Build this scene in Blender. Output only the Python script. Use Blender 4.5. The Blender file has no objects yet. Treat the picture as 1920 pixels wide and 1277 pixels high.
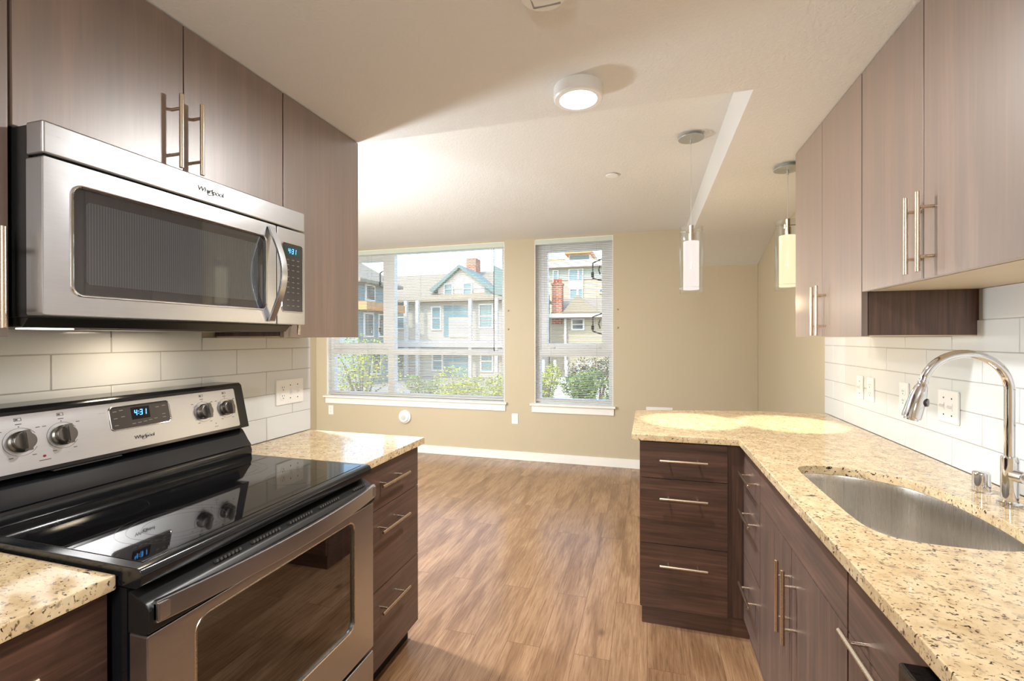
import bpy, bmesh, math, random
from math import pi, sin, cos, radians as R
from mathutils import Vector, Matrix
random.seed(7)
SC = bpy.context.scene
COL = SC.collection

# ---------------------------------------------------------------- camera
F_PX, CY_PX = 865.04, 636.83
cd = bpy.data.cameras.new('camera'); cam = bpy.data.objects.new('camera', cd); COL.objects.link(cam)
cd.sensor_width = 36.0; cd.lens = F_PX / 1920 * 36.0
cd.shift_y = -(638.5 - CY_PX) / 1920; cd.clip_start = .02; cd.clip_end = 300
cam.location = (0, 0, 1.3665)
cam.rotation_euler = (Matrix.Rotation(.2847, 4, 'Z') @ Matrix.Rotation(pi/2 - .0027, 4, 'X') @ Matrix.Rotation(-.0014, 4, 'Z')).to_euler()
SC.camera = cam

# ---------------------------------------------------------------- world, sun, exposure
SC.view_settings.view_transform = 'Standard'; SC.view_settings.look = 'None'
SC.view_settings.gamma = 1.0; SC.view_settings.use_curve_mapping = False
SC.view_settings.exposure = 0.2
SKY_STRENGTH, SUN_STRENGTH = .68, 3.3
w = bpy.data.worlds.new('world'); SC.world = w; w.use_nodes = True
nt = w.node_tree; nt.nodes.clear()
o_ = nt.nodes.new('ShaderNodeOutputWorld'); b_ = nt.nodes.new('ShaderNodeBackground')
s_ = nt.nodes.new('ShaderNodeTexSky'); s_.sky_type = 'NISHITA'; s_.sun_disc = False
s_.sun_elevation = R(48); s_.sun_rotation = R(200); s_.air_density = 1.2; s_.dust_density = 1.5
b_.inputs[1].default_value = SKY_STRENGTH
nt.links.new(s_.outputs[0], b_.inputs[0]); nt.links.new(b_.outputs[0], o_.inputs[0])
sl = bpy.data.lights.new('sun', 'SUN'); sun = bpy.data.objects.new('sun', sl); COL.objects.link(sun)
sl.energy = SUN_STRENGTH; sl.color = (1, .95, .86); sl.angle = R(.6)
sun.rotation_euler = (R(42), 0, R(-22))          # from behind the building, towards the houses across the street

# lamp strengths used by the lamp builders, those of added fill lights included
DISC_W, FILL_DISC_W, PENDANT_W, SPOT_W, HOOD_W = 25, 40, 2.0, 44, .9
FILL_K, FILL_L, FILL_M = 33, 125, 55

# ---------------------------------------------------------------- mesh helpers
class MB:
    def __init__(s): s.bm = bmesh.new()
    def _add(s, t):
        m = bpy.data.meshes.new('t'); t.to_mesh(m); t.free(); s.bm.from_mesh(m); bpy.data.meshes.remove(m); return s
    def box(s, x0, x1, y0, y1, z0, z1, b=0, seg=2, rot=None):
        t = bmesh.new(); bmesh.ops.create_cube(t, size=1)
        c = Vector(((x0+x1)/2, (y0+y1)/2, (z0+z1)/2)); d = (abs(x1-x0), abs(y1-y0), abs(z1-z0))
        for v in t.verts: v.co = Vector((v.co.x*d[0], v.co.y*d[1], v.co.z*d[2]))
        if b: bmesh.ops.bevel(t, geom=t.edges[:], offset=min(b, min(d)*.49), segments=seg, affect='EDGES', profile=.5)
        for v in t.verts:
            if rot: v.co = rot @ v.co
            v.co += c
        return s._add(t)
    def lathe(s, prof, origin, axis=(0,0,1), n=32, cap=True):
        """prof: list of (radius, height along axis)"""
        t = bmesh.new(); ax = Vector(axis).normalized()
        u = ax.orthogonal().normalized(); v = ax.cross(u); o = Vector(origin); rings = []
        for r, h in prof:
            if r < 1e-6: rings.append([t.verts.new(o + ax*h)])
            else: rings.append([t.verts.new(o + ax*h + (u*cos(2*pi*k/n) + v*sin(2*pi*k/n))*r) for k in range(n)])
        for a, b in zip(rings, rings[1:]):
            for k in range(n):
                k2 = (k+1) % n
                if len(a) == 1 and len(b) == 1: continue
                if len(a) == 1: t.faces.new((a[0], b[k], b[k2]))
                elif len(b) == 1: t.faces.new((a[k], a[k2], b[0]))
                else: t.faces.new((a[k], a[k2], b[k2], b[k]))
        if cap:
            if len(rings[0]) > 1: t.faces.new(rings[0][::-1])
            if len(rings[-1]) > 1: t.faces.new(rings[-1])
        bmesh.ops.recalc_face_normals(t, faces=t.faces[:])
        return s._add(t)
    def cyl(s, p0, p1, r, n=20, b=0):
        p0, p1 = Vector(p0), Vector(p1); L = (p1-p0).length
        pr = [(r,0),(r,L)] if not b else [(r-b,0),(r,b),(r,L-b),(r-b,L)]
        return s.lathe(pr, p0, p1-p0, n)
    def tube(s, path, r, n=14, cap=True, radii=None):
        t = bmesh.new(); P = [Vector(p) for p in path]; rings = []; up = None
        for i, p in enumerate(P):
            d = (P[min(i+1, len(P)-1)] - P[max(i-1, 0)]).normalized()
            if up is None: up = d.orthogonal().normalized()
            up = (up - d*up.dot(d)).normalized(); q = d.cross(up); rr = radii[i] if radii else r
            rings.append([t.verts.new(p + (up*cos(2*pi*k/n) + q*sin(2*pi*k/n))*rr) for k in range(n)])
        for a, b in zip(rings, rings[1:]):
            for k in range(n): t.faces.new((a[k], a[(k+1) % n], b[(k+1) % n], b[k]))
        if cap: t.faces.new(rings[0][::-1]); t.faces.new(rings[-1])
        bmesh.ops.recalc_face_normals(t, faces=t.faces[:])
        return s._add(t)
    def prism(s, poly, axis, a0, a1, b=0, seg=2, holes=()):
        """polygon in the two other axes (in order), extruded along axis 0/1/2, optional holes"""
        t = bmesh.new()
        def mk(p, a):
            c = [0, 0, 0]; k = [i for i in range(3) if i != axis]; c[k[0]], c[k[1]] = p; c[axis] = a; return t.verts.new(c)
        loops = [[mk(p, a0) for p in pl] for pl in (poly, *holes)]
        ed = []
        for l in loops:
            for i in range(len(l)): ed.append(t.edges.new((l[i], l[(i+1) % len(l)])))
        if holes: bmesh.ops.triangle_fill(t, edges=ed, use_beauty=True)
        else: t.faces.new(loops[0])
        r = bmesh.ops.extrude_face_region(t, geom=t.faces[:])
        for v in [g for g in r['geom'] if isinstance(g, bmesh.types.BMVert)]: v.co[axis] = a1
        bmesh.ops.recalc_face_normals(t, faces=t.faces[:])
        if b:
            es = [e for e in t.edges if len(e.link_faces) == 2 and e.calc_face_angle(0) > R(20)]
            bmesh.ops.bevel(t, geom=es, offset=b, segments=seg, affect='EDGES', profile=.5)
        return s._add(t)
    def quad(s, *pts):
        s.bm.faces.new([s.bm.verts.new(p) for p in pts]); return s

LOC = {}
def P(name, mb, mat, parent=None, loc=(0,0,0), smooth=40):
    base = LOC[parent.name] if parent else Vector(loc)
    m = bpy.data.meshes.new(name); mb.bm.to_mesh(m); mb.bm.free(); m.transform(Matrix.Translation(-base))
    if isinstance(mat, (list, tuple)):
        for x in mat: m.materials.append(x)
    else: m.materials.append(mat)
    m.shade_smooth(); m.set_sharp_from_angle(angle=R(smooth))
    o = bpy.data.objects.new(name, m); COL.objects.link(o)
    if len(m.polygons) < 3000 and name not in ('foliage', 'slats'):
        wn = o.modifiers.new('weighted normals', 'WEIGHTED_NORMAL'); wn.keep_sharp = True; wn.weight = 90
    if parent: o.parent = parent
    else: o.location = base
    LOC[o.name] = base
    return o
def tag(o, label=None, cat=None, group=None, kind=None):
    if label: o['label'] = label
    if cat: o['category'] = cat
    if group: o['group'] = group
    if kind: o['kind'] = kind
    return o
def thing(name, label, cat, loc=(0,0,0), group=None, kind=None):
    o = bpy.data.objects.new(name, None); COL.objects.link(o); o.location = loc; o.empty_display_size = .05
    LOC[o.name] = Vector(loc); return tag(o, label, cat, group, kind)
def struct(name, mb, mat, label=None, loc=(0,0,0)):
    return tag(P(name, mb, mat, None, loc), label, None, None, 'structure')
def copy_tree(o, loc, label=None, group=None):
    d = Vector(loc) - o.location; r = o.copy(); COL.objects.link(r); r.location = loc; LOC[r.name] = Vector(loc)
    if label: r['label'] = label
    if group: r['group'] = group
    def rec(a, b):
        for ch in list(a.children):
            c = ch.copy(); COL.objects.link(c); c.parent = b; rec(ch, c)
    rec(o, r); return r
def bx(*a, **k): return MB().box(*a, **k)

# ---------------------------------------------------------------- material helpers
def hexc(r, g, b):  # sRGB 0-255 -> linear
    f = lambda c: (c/255/12.92) if c/255 <= .04045 else ((c/255+.055)/1.055)**2.4
    return (f(r), f(g), f(b), 1)
class Mat:
    def __init__(s, name):
        s.m = bpy.data.materials.new(name); s.m.use_nodes = True; s.t = s.m.node_tree; s.t.nodes.clear()
        s.out = s.n('OutputMaterial')
    def n(s, k, **kw):
        nd = s.t.nodes.new('ShaderNode' + k)
        for a, v in kw.items(): setattr(nd, a, v)
        return nd
    def l(s, a, b): s.t.links.new(a, b)
    def bsdf(s, color=(.5,.5,.5,1), rough=.5, metal=0, **kw):
        b = s.n('BsdfPrincipled'); b.inputs['Base Color'].default_value = color
        b.inputs['Roughness'].default_value = rough; b.inputs['Metallic'].default_value = metal
        for k, v in kw.items(): b.inputs[k.replace('_', ' ')].default_value = v
        s.l(b.outputs[0], s.out.inputs[0]); s.b = b; return b
    def pos(s, scale=(1,1,1), rot=(0,0,0)):
        g = s.n('NewGeometry'); mp = s.n('Mapping'); s.l(g.outputs['Position'], mp.inputs[0])
        mp.inputs['Scale'].default_value = scale; mp.inputs['Rotation'].default_value = rot; return mp.outputs[0]
    def noise(s, vec, scale=5, detail=4, rough=.5, dist=0):
        n = s.n('TexNoise'); s.l(vec, n.inputs['Vector']); n.inputs['Scale'].default_value = scale
        n.inputs['Detail'].default_value = detail; n.inputs['Roughness'].default_value = rough
        n.inputs['Distortion'].default_value = dist; return n.outputs['Fac']
    def ramp(s, fac, stops, interp='LINEAR'):
        r = s.n('ValToRGB'); s.l(fac, r.inputs[0]); r.color_ramp.interpolation = interp
        e = r.color_ramp.elements
        while len(e) > 1: e.remove(e[-1])
        e[0].position, e[0].color = stops[0]
        for p, c in stops[1:]: x = e.new(p); x.color = c
        return r.outputs[0]
    def mix(s, fac, a, b, mode='MIX'):
        m = s.n('Mix', data_type='RGBA', blend_type=mode)
        for i, v in ((0, fac), (6, a), (7, b)):
            if hasattr(v, 'links'): s.l(v, m.inputs[i])
            else: m.inputs[i].default_value = v
        return m.outputs[2]
    def bump(s, h, strength=.2, dist=.002):
        b = s.n('Bump'); s.l(h, b.inputs['Height']); b.inputs['Strength'].default_value = strength
        b.inputs['Distance'].default_value = dist; s.l(b.outputs[0], s.b.inputs['Normal'])
g_ = lambda v: (v, v, v, 1)

def plain(name, col, rough=.5, metal=0, bump=0, bscale=300, **kw):
    M = Mat(name); M.bsdf(col, rough, metal, **kw)
    if bump:
        M.bump(M.noise(M.pos(), bscale, 3), bump, .001)
    else:
        n = M.noise(M.pos(), 6, 2); c = M.mix(n, tuple(x*.96 for x in col[:3])+(1,), tuple(min(1, x*1.04) for x in col[:3])+(1,)); M.l(c, M.b.inputs['Base Color'])
    return M.m
def wood(name, scale, rough=.40, ior=1.75, sheen=.12, dark=hexc(56,34,27), mid=hexc(88,58,45), light=hexc(114,78,61)):
    M = Mat(name); M.bsdf(mid, rough); M.b.inputs['IOR'].default_value = ior
    v = M.pos(scale); broad = M.noise(v, 1.0, 2, .5, .4); fine = M.noise(v, 6.5, 5, .62, .3)
    c = M.ramp(fine, [(.3, dark), (.5, mid), (.72, light)])
    c2 = M.mix(M.ramp(broad, [(.35, g_(0)), (.68, g_(1))]), M.mix(1, c, (.62,.60,.60,1), 'MULTIPLY'), c)
    M.l(c2, M.b.inputs['Base Color']); M.bump(fine, .12, .0006)
    if sheen: M.b.inputs['Sheen Weight'].default_value = sheen; M.b.inputs['Sheen Roughness'].default_value = .45; M.b.inputs['Sheen Tint'].default_value = hexc(245,235,228)
    return M.m
W_V = wood('walnut laminate, upright grain', (14, 14, .5))
W_HY = wood('walnut laminate, level grain along y', (14, .6, 14))
W_HX = wood('walnut laminate, level grain along x', (.6, 14, 14))
W_UP = wood('walnut laminate of the wall cabinets', (14, 14, .5), rough=.40, ior=2.7, sheen=1.0, dark=hexc(78,49,33), mid=hexc(100,66,46), light=hexc(116,80,58))
CREAM = plain('cream melamine', hexc(214,200,176), .5)

def granite():
    M = Mat('speckled cream granite'); M.bsdf(rough=.09); v = M.pos()
    base = M.ramp(M.noise(v, 22, 5, .6), [(.3, hexc(188,158,118)), (.48, hexc(210,186,148)), (.62, hexc(228,207,170)), (.78, hexc(206,194,172))])
    base = M.mix(.25, base, hexc(226,204,164))
    grey = M.ramp(M.noise(M.pos((1,1,1)), 48, 4, .6, .5), [(.58, g_(0)), (.68, g_(1))])
    c = M.mix(grey, base, hexc(158,141,120))
    tan = M.ramp(M.noise(M.pos((1,1.4,1)), 75, 4, .6), [(.62, g_(0)), (.70, g_(.8))])
    c = M.mix(tan, c, hexc(158,116,74))
    spots = M.ramp(M.noise(M.pos((1,1.35,1)), 105, 3, .55, .6), [(.60, g_(0)), (.635, g_(1))])
    patch = M.ramp(M.noise(v, 14, 2), [(.3, g_(.45)), (.55, g_(1))])
    f = M.mix(1, spots, patch, 'MULTIPLY'); c = M.mix(f, c, hexc(50,36,30))
    big = M.ramp(M.noise(M.pos((1,1.5,1)), 42, 4, .62, 1.0), [(.645, g_(0)), (.675, g_(1))]); c = M.mix(big, c, hexc(74,54,42))
    M.l(c, M.b.inputs['Base Color']); return M.m
GRANITE = granite()

def steel(name, scale, rough=.24, col=hexc(200,202,206), b=.05):
    M = Mat(name); M.bsdf(col, rough, 1.0); n = M.noise(M.pos(scale), 40, 4, .7)
    c = M.mix(n, tuple(x*.9 for x in col[:3])+(1,), tuple(min(1,x*1.06) for x in col[:3])+(1,)); M.l(c, M.b.inputs['Base Color'])
    r = M.n('MapRange'); M.l(n, r.inputs[0]); r.inputs[3].default_value = rough*.85; r.inputs[4].default_value = rough*1.2
    M.l(r.outputs[0], M.b.inputs['Roughness']); M.bump(n, b, .0004); return M.m
SS_Y = steel('brushed stainless steel', (12, .4, 12), .29)
SS_SINK = steel('satin stainless sink', (3, 3, .03), .27, hexc(226,222,216), 0)
NICKEL = steel('satin nickel bar', (20, 20, 20), .26, hexc(216,200,180), .02)
CHROME = plain('polished chrome', hexc(225,225,228), .045, 1.0)
BLK_G = plain('black ceramic glass', (.006,.006,.007,1), .035, 0, IOR=1.55)
BLK_E = plain('black enamel', (.008,.009,.011,1), .16, 0, IOR=1.55)
BLK_P = plain('black plastic', (.012,.012,.012,1), .35)
DARK = plain('dark gap', (.008,.007,.006,1), .8)
CHAR = plain('charcoal panel', (.045,.04,.038,1), .2)
KNOB = steel('dark brushed knob metal', (10, 10, 30), .3, hexc(112,108,104), .05)
PRINT = plain('dark grey print', (.06,.055,.05,1), .5)
PRINT_L = plain('pale grey print', hexc(170,165,160), .5); PRINT_K = plain('dim grey key print', hexc(112,108,104), .5)
RING = plain('grey burner print', (.028,.028,.03,1), .1)
RED = plain('red lamp lens', (.25,.01,.01,1), .3)
WHITE = plain('white painted trim', hexc(240,239,234), .35)
WHITE_P = plain('white plastic', hexc(238,238,236), .3)
VINYL = plain('white vinyl window frame', hexc(252,252,252), .4)
SLOT = plain('dark slot', (.05,.045,.04,1), .6)
BRONZE = plain('dark bronze hardware', (.03,.022,.018,1), .4)
ALU = plain('satin aluminium canopy', hexc(176,178,174), .35, .35)
def tilem():
    M = Mat('glazed white tile'); M.bsdf(hexc(234,232,226), .07)
    c = M.mix(M.noise(M.pos(), 2.5, 2), hexc(214,217,218), hexc(222,225,226)); M.l(c, M.b.inputs['Base Color'])
    M.bump(M.noise(M.pos(), 14, 2), .06, .004); return M.m
TILE = tilem(); GROUT = plain('pale grout', hexc(172,170,166), .8)
def paint(name, col, bscale, bstr, rough=.6):
    M = Mat(name); M.bsdf(col, rough); c = M.mix(M.noise(M.pos(), 1.5, 2), tuple(x*.97 for x in col[:3])+(1,), col); M.l(c, M.b.inputs['Base Color'])
    M.bump(M.noise(M.pos(), bscale, 4, .55), bstr, .004); return M.m
BEIGE = paint('warm beige wall paint', hexc(195,182,156), 220, .12)
CEIL = paint('textured off white ceiling', hexc(228,227,224), 95, .6)
def floorm():
    M = Mat('vinyl oak planks'); M.bsdf(rough=.24)
    g = M.n('NewGeometry'); sp = M.n('SeparateXYZ'); M.l(g.outputs['Position'], sp.inputs[0])
    cb = M.n('CombineXYZ'); M.l(sp.outputs[1], cb.inputs[0]); M.l(sp.outputs[0], cb.inputs[1])
    br = M.n('TexBrick'); M.l(cb.outputs[0], br.inputs['Vector']); br.offset = .37; br.offset_frequency = 2
    for k, v in (('Scale', 1), ('Brick Width', 1.22), ('Row Height', .152), ('Mortar Size', .0012), ('Mortar Smooth', .2), ('Bias', 0)): br.inputs[k].default_value = v
    br.inputs['Color1'].default_value = g_(0); br.inputs['Color2'].default_value = g_(1); br.inputs['Mortar'].default_value = g_(.5)
    rnd = br.outputs['Color']
    # shift the grain per plank
    ad = M.n('VectorMath', operation='MULTIPLY_ADD'); M.l(rnd, ad.inputs[0]); ad.inputs[1].default_value = (3.1, 7.7, 0); M.l(g.outputs['Position'], ad.inputs[2])
    mp = M.n('Mapping'); M.l(ad.outputs[0], mp.inputs[0]); mp.inputs['Scale'].default_value = (34, 1.9, 1)
    fine = M.noise(mp.outputs[0], 3.2, 7, .68, .6)
    mp2 = M.n('Mapping'); M.l(ad.outputs[0], mp2.inputs[0]); mp2.inputs['Scale'].default_value = (5, .9, 1)
    broad = M.noise(mp2.outputs[0], 1.7, 3, .5, .5)
    c = M.ramp(fine, [(.25, hexc(118,88,64)), (.42, hexc(158,125,95)), (.58, hexc(179,146,114)), (.78, hexc(198,168,138))])
    c = M.mix(M.ramp(broad, [(.36, g_(1)), (.56, g_(0))]), c, M.mix(1, c, hexc(214,206,198), 'MULTIPLY'))
    tint = M.mix(rnd, hexc(224,217,210), hexc(244,238,231)); c = M.mix(1, c, tint, 'MULTIPLY')
    # knots
    vo = M.n('TexVoronoi'); mp3 = M.n('Mapping'); M.l(ad.outputs[0], mp3.inputs[0]); mp3.inputs['Scale'].default_value = (3.6, 1.9, 1)
    M.l(mp3.outputs[0], vo.inputs['Vector']); vo.inputs['Scale'].default_value = 1
    c = M.mix(M.ramp(vo.outputs['Distance'], [(.02, g_(.75)), (.075, g_(0))]), c, hexc(84,56,38))
    c = M.mix(M.ramp(br.outputs['Fac'], [(0, g_(0)), (1, g_(.7))]), c, hexc(80,56,38))
    M.l(c, M.b.inputs['Base Color']); M.bump(fine, .12, .0008); return M.m
FLOOR = floorm()
def glass(name, tint=(1,1,1,1), ior=1.45, rough=0.0, mn=.0):
    M = Mat(name); tr = M.n('BsdfTransparent'); tr.inputs[0].default_value = tint
    gl = M.n('BsdfGlossy'); gl.inputs['Roughness'].default_value = rough
    lw = M.n('LayerWeight'); lw.inputs[0].default_value = .5; pw = M.n('Math', operation='POWER'); M.l(lw.outputs['Facing'], pw.inputs[0]); pw.inputs[1].default_value = 4
    mr = M.n('MapRange'); M.l(pw.outputs[0], mr.inputs[0]); mr.inputs[3].default_value = max(mn, ((ior-1)/(ior+1))**2); mr.inputs[4].default_value = .8
    f = mr.outputs[0]; mx = M.n('MixShader')
    M.l(f, mx.inputs[0]); M.l(tr.outputs[0], mx.inputs[1]); M.l(gl.outputs[0], mx.inputs[2]); M.l(mx.outputs[0], M.out.inputs[0]); return M.m
PANE = glass('window glass', (.96,.98,.98,1))
CLEAR = glass('clear glass cylinder', (.98,.99,.99,1), 1.5, .01)
OVEN_G = glass('tinted oven glass', (.22,.20,.18,1), 1.6, .02, .20)
def emis(name, col, s):
    M = Mat(name); e = M.n('Emission'); e.inputs[0].default_value = col; e.inputs[1].default_value = s; M.l(e.outputs[0], M.out.inputs[0]); return M.m
LENS = emis('lit white diffuser', (1, .93, .84, 1), 9)
FROST = emis('lit frosted glass', (1, .87, .80, 1), .95)
FROST_W = emis('lit warm frosted glass', (1, .82, .52, 1), 1.1)
BULB = emis('lit lamp bulb', (1, .86, .66, 1), 6)
BLUE = emis('blue digits', (.12, .45, 1, 1), 2.6)
LCD = plain('dim display window', (.02,.05,.05,1), .2)

# ---------------------------------------------------------------- shell
YF, XW, XKL, ZK, ZL = 5.0, 1.039, -1.622, 2.28, 2.478
XFL, YK, XS = -4.09, 1.88, .376
struct('floor', bx(XFL-.2, XW+.2, -2.5, YF+.3, -.1, 0), FLOOR)
struct('wall_right', bx(XW+.0015, XW+.16, -2.4, YF+.2, 0, 2.75), BEIGE)
# far wall with two window openings
W1 = (-3.93, -1.553, .64, 2.462); W2 = (-1.199, -.345, .64, 2.462)
fw = MB(); T0, T1 = YF, YF+.2
for a in ((XFL-.16, W1[0], 0, 2.75), (W1[1], W2[0], 0, 2.75), (W2[1], XW, 0, 2.75),
          (W1[0], W1[1], 0, W1[2]), (W2[0], W2[1], 0, W2[2]), (W1[0], W1[1], W1[3], 2.75), (W2[0], W2[1], W2[3], 2.75)):
    fw.box(a[0], a[1], T0, T1, a[2], a[3])
struct('wall_far', fw, BEIGE)
struct('wall_left', bx(XFL-.16, XFL, -.1, YF, 0, 2.75), BEIGE)
struct('wall_kitchen', bx(XKL-.12, XKL, -2.4, 1.929, 0, 2.75), BEIGE)
struct('wall_inner', bx(XFL-.16, XKL-.12, -.1, .02, 0, 2.75), BEIGE)
struct('wall_back', bx(XKL-.12, XW+.16, -2.52, -2.4, 0, 2.75), BEIGE)
# ceilings: low kitchen ceiling, its arm along the right wall that slopes down to the far wall, higher living room ceiling
ce = MB(); ce.box(XKL-.12, XW, -2.4, YK, ZK, 2.75)
ce.prism([(YK, ZK), (4.36, ZK), (YF, 2.088), (YF, 2.75), (YK, 2.75)], 0, XS, XW)
ce.box(XFL-.16, XS, YK, YF, ZL, 2.75); ce.box(XFL-.16, XKL-.12, -.1, YK, ZL, 2.75)
bmesh.ops.remove_doubles(ce.bm, verts=ce.bm.verts[:], dist=1e-5)
struct('ceiling', ce, CEIL)
struct('baseboard_far', MB().box(XFL, XW, YF-.014, YF, 0, .094, .003), WHITE)
struct('baseboard_left', MB().box(XFL, XFL+.014, .02, YF-.014, 0, .094, .003), WHITE)
struct('baseboard_right', MB().box(XW-.014, XW, 3.2, YF-.014, 0, .094, .003), WHITE)

# ---------------------------------------------------------------- windows and blinds
def frame_rect(mb, x0, x1, z0, z1, wd, y0, y1, b=.003, wb=None, wt=None):
    wb = wb or wd; wt = wt or wd
    mb.box(x0, x0+wd, y0, y1, z0, z1, b); mb.box(x1-wd, x1, y0, y1, z0, z1, b)
    mb.box(x0+wd, x1-wd, y0, y1, z0, z0+wb, b); mb.box(x0+wd, x1-wd, y0, y1, z1-wt, z1, b)
def brackets(parent, x0, x1, zs):
    for z0, z1 in zs:
        m = MB(); y = 5.185
        m.box(x0, x0+.014, y, y+.014, z0+.03, z1-.03, .002); m.tube([(x0+.007, y+.007, z1-.035), (x1, y-.03, z1)], .007, 8)
        m.tube([(x0+.007, y+.007, z0+.035), (x1, y-.03, z0)], .007, 8); m.box(x0-.012, x0+.02, y, y+.02, z0+.05, z0+.10, .003)
        m.tube([(x1-.02, y-.03, (z0+z1)/2+.05), (x1-.035, y-.03, (z0+z1)/2), (x1-.02, y-.03, (z0+z1)/2-.05)], .008, 8)
        P('stay_bracket', m, BRONZE, parent)
def window(name, W, mull, rail, sash, sill, stays):
    x0, x1, z0, z1 = W
    t = thing(name, None, None, (x0, YF, z0), kind='structure')
    m = MB(); m.box(x0, x0+.006, YF, YF+.2, z0, z1); m.box(x1-.006, x1, YF, YF+.2, z0, z1); m.box(x0, x1, YF, YF+.2, z1-.006, z1); m.box(x0, x1, YF, YF+.2, z0, z0+.006)
    P('jamb_lining', m, WHITE, t)
    m = MB(); frame_rect(m, x0+.006, x1-.006, z0+.006, z1-.006, .045, 5.075, 5.15)
    xs = [x0+.051] + [v for p in mull for v in p] + [x1-.051]
    for a, b in mull: m.box(a, b, 5.07, 5.15, z0+.03, z1-.03, .003)
    m.box(x0+.04, x1-.04, 5.068, 5.15, rail[0], rail[1], .003)
    P('frame', m, VINYL, t)
    for i in range(0, len(xs), 2):
        a, b = xs[i], xs[i+1]
        P('lower_pane', bx(a, b, 5.11, 5.115, z0+.04, rail[0]), PANE, t)
        if i == 0:
            m = MB(); frame_rect(m, a, b, rail[1], z1-.05, sash, 5.085, 5.17, .004)
            m.box(a+.10, a+.16, 5.07, 5.086, rail[1]+.02, rail[1]+.035, .003); m.box(b-.16, b-.10, 5.07, 5.086, rail[1]+.02, rail[1]+.035, .003)
            sh = P('sash', m, VINYL, t); P('pane', bx(a+sash, b-sash, 5.125, 5.13, rail[1]+sash, z1-.05-sash), PANE, sh)
            brackets(t, b-sash-.115, b-sash-.005, stays)
        else: P('upper_pane', bx(a, b, 5.11, 5.115, rail[1], z1-.04), PANE, t)
    m = MB(); m.box(sill[0], sill[1], YF-.045, YF+.07, z0-.018, z0+.004, .004); P('sill', m, WHITE, t)
    m = MB(); m.box(sill[0]+.018, sill[1]-.018, YF-.016, YF, z0-.095, z0-.018, .003); P('apron', m, WHITE, t)
    return t
window('window_1', W1, [(-3.09, -3.0)], (1.172, 1.236), .075, (-3.962, -1.52), [(1.40, 1.64), (1.99, 2.24)])
window('window_2', W2, [], (1.165, 1.232), .075, (-1.25, -.318), [(1.41, 1.64), (2.0, 2.24)])
SLATM = plain('white painted slat', hexc(200,197,189), .45)
HEADM = plain('pale green grey headrail', hexc(205,214,202), .35)
def blind(name, label, x0, x1, z1, zb, wand, cords, tilt, n):
    t = thing(name, label, 'window blind', ((x0+x1)/2, 5.03, zb))
    P('headrail', bx(x0-.004, x1+.004, 5.004, 5.05, z1-.052, z1, .003), HEADM, t)
    bm = MB(); step = (z1-.07-zb-.02)/n; c, s_ = cos(tilt), sin(tilt); w2 = .0122
    for i in range(n+1):
        z = zb+.02+step*i; p = []
        for u in (-1, -.35, .35, 1):
            yy = u*w2; zz = .0042*(1-u*u); p.append((5.03+yy*c-zz*s_, z+yy*s_+zz*c))
        for a, b in zip(p, p[1:]):
            bm.quad((x0, a[0], a[1]), (x1, a[0], a[1]), (x1, b[0], b[1]), (x0, b[0], b[1]))
    P('slats', bm, SLATM, t, smooth=60)
    P('bottom_rail', bx(x0, x1, 5.018, 5.042, zb-.004, zb+.010, .003), SLATM, t)
    m = MB()
    for cx in cords:
        for dy in (-.0125, .0125): m.box(cx-.0008, cx+.0008, 5.03+dy-.0006, 5.03+dy+.0006, zb, z1-.05)
    P('ladder_cords', m, SLATM, t)
    if wand[1]:
        m = MB(); m.cyl((wand[0], 5.008, z1-.06), (wand[0], 5.008, wand[1]), .0035, 8); m.cyl((wand[0], 5.008, wand[1]+.002), (wand[0]+.004, 5.006, wand[1]-.04), .006, 8); P('pull_cord', m, BRONZE, t)
    m = MB(); m.cyl((wand[2], 5.008, z1-.06), (wand[2], 5.006, wand[3]), .004, 6); P('tilt_wand', m, PANE, t)
blind('window_blind', 'wide white slatted blind over the two part window', W1[0]+.01, W1[1]-.006, 2.458, .665, (-1.68, 1.26, -3.28, .75), (-3.75, -3.35, -2.62, -2.2, -1.75), .22, 88)
blind('window_blind', 'narrow white slatted blind over the single window at right', W2[0]+.006, W2[1]-.006, 2.458, .675, (-.50, 0, -1.09, 1.75), (-1.02, -.52), .06, 88)

# ---------------------------------------------------------------- bar handles
def bar(parent, c, axis, out, length=.208, post=.128, stand=.035, r=.006):
    """c: centre on the door face, axis: bar direction, out: outward normal"""
    c, axis, out = Vector(c), Vector(axis), Vector(out); m = MB(); q = c + out*stand
    m.cyl(q - axis*length/2, q + axis*length/2, r, 16, .0008)
    for s in (-1, 1): m.cyl(c + axis*post/2*s - out*.0005, q + axis*post/2*s, .0045, 12)
    return P('handle', m, NICKEL, parent)
X_, Y_, Z_ = (1,0,0), (0,1,0), (0,0,1); NX = (-1,0,0); NY = (0,-1,0)

# ---------------------------------------------------------------- left run
GR_D = 'wooden three drawer base cabinets'
def drawers_x(t, xf, out, y0, y1, zs, hz, hy, mat=None, th=.019):
    """drawer fronts whose face lies at x = xf and looks along out*(x)"""
    for (z0, z1), h in zip(zs, hz):
        d = P('drawer', bx(min(xf, xf-out*th), max(xf, xf-out*th), y0+.0015, y1-.0015, z0+.0015, z1-.0015, .0012), mat or W_HY, t)
        if h: bar(d, (xf, hy, h), Y_, (out, 0, 0))
DZ = [(.705, .876), (.395, .705), (.090, .395)]
def base_left(y0, y1, label, hy, side):
    t = thing('base_cabinet', label, 'cabinet', ((-1.6-1.0)/2, (y0+y1)/2, 0))
    P('body', bx(XKL+.003, -1.017, y0, y1, .09, .884), W_V, t)
    drawers_x(t, -.998, 1, y0, y1, DZ, (.803, .628, .318), hy)
    P('toe_kick', bx(XKL+.02, -1.048, y0+.002, y1-.006, .001, .09), DARK if side else W_HY, t)
    return t
base_left(.18, .634, 'dark walnut drawer cabinet at the bottom left, before the oven', .405, 0)
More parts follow.
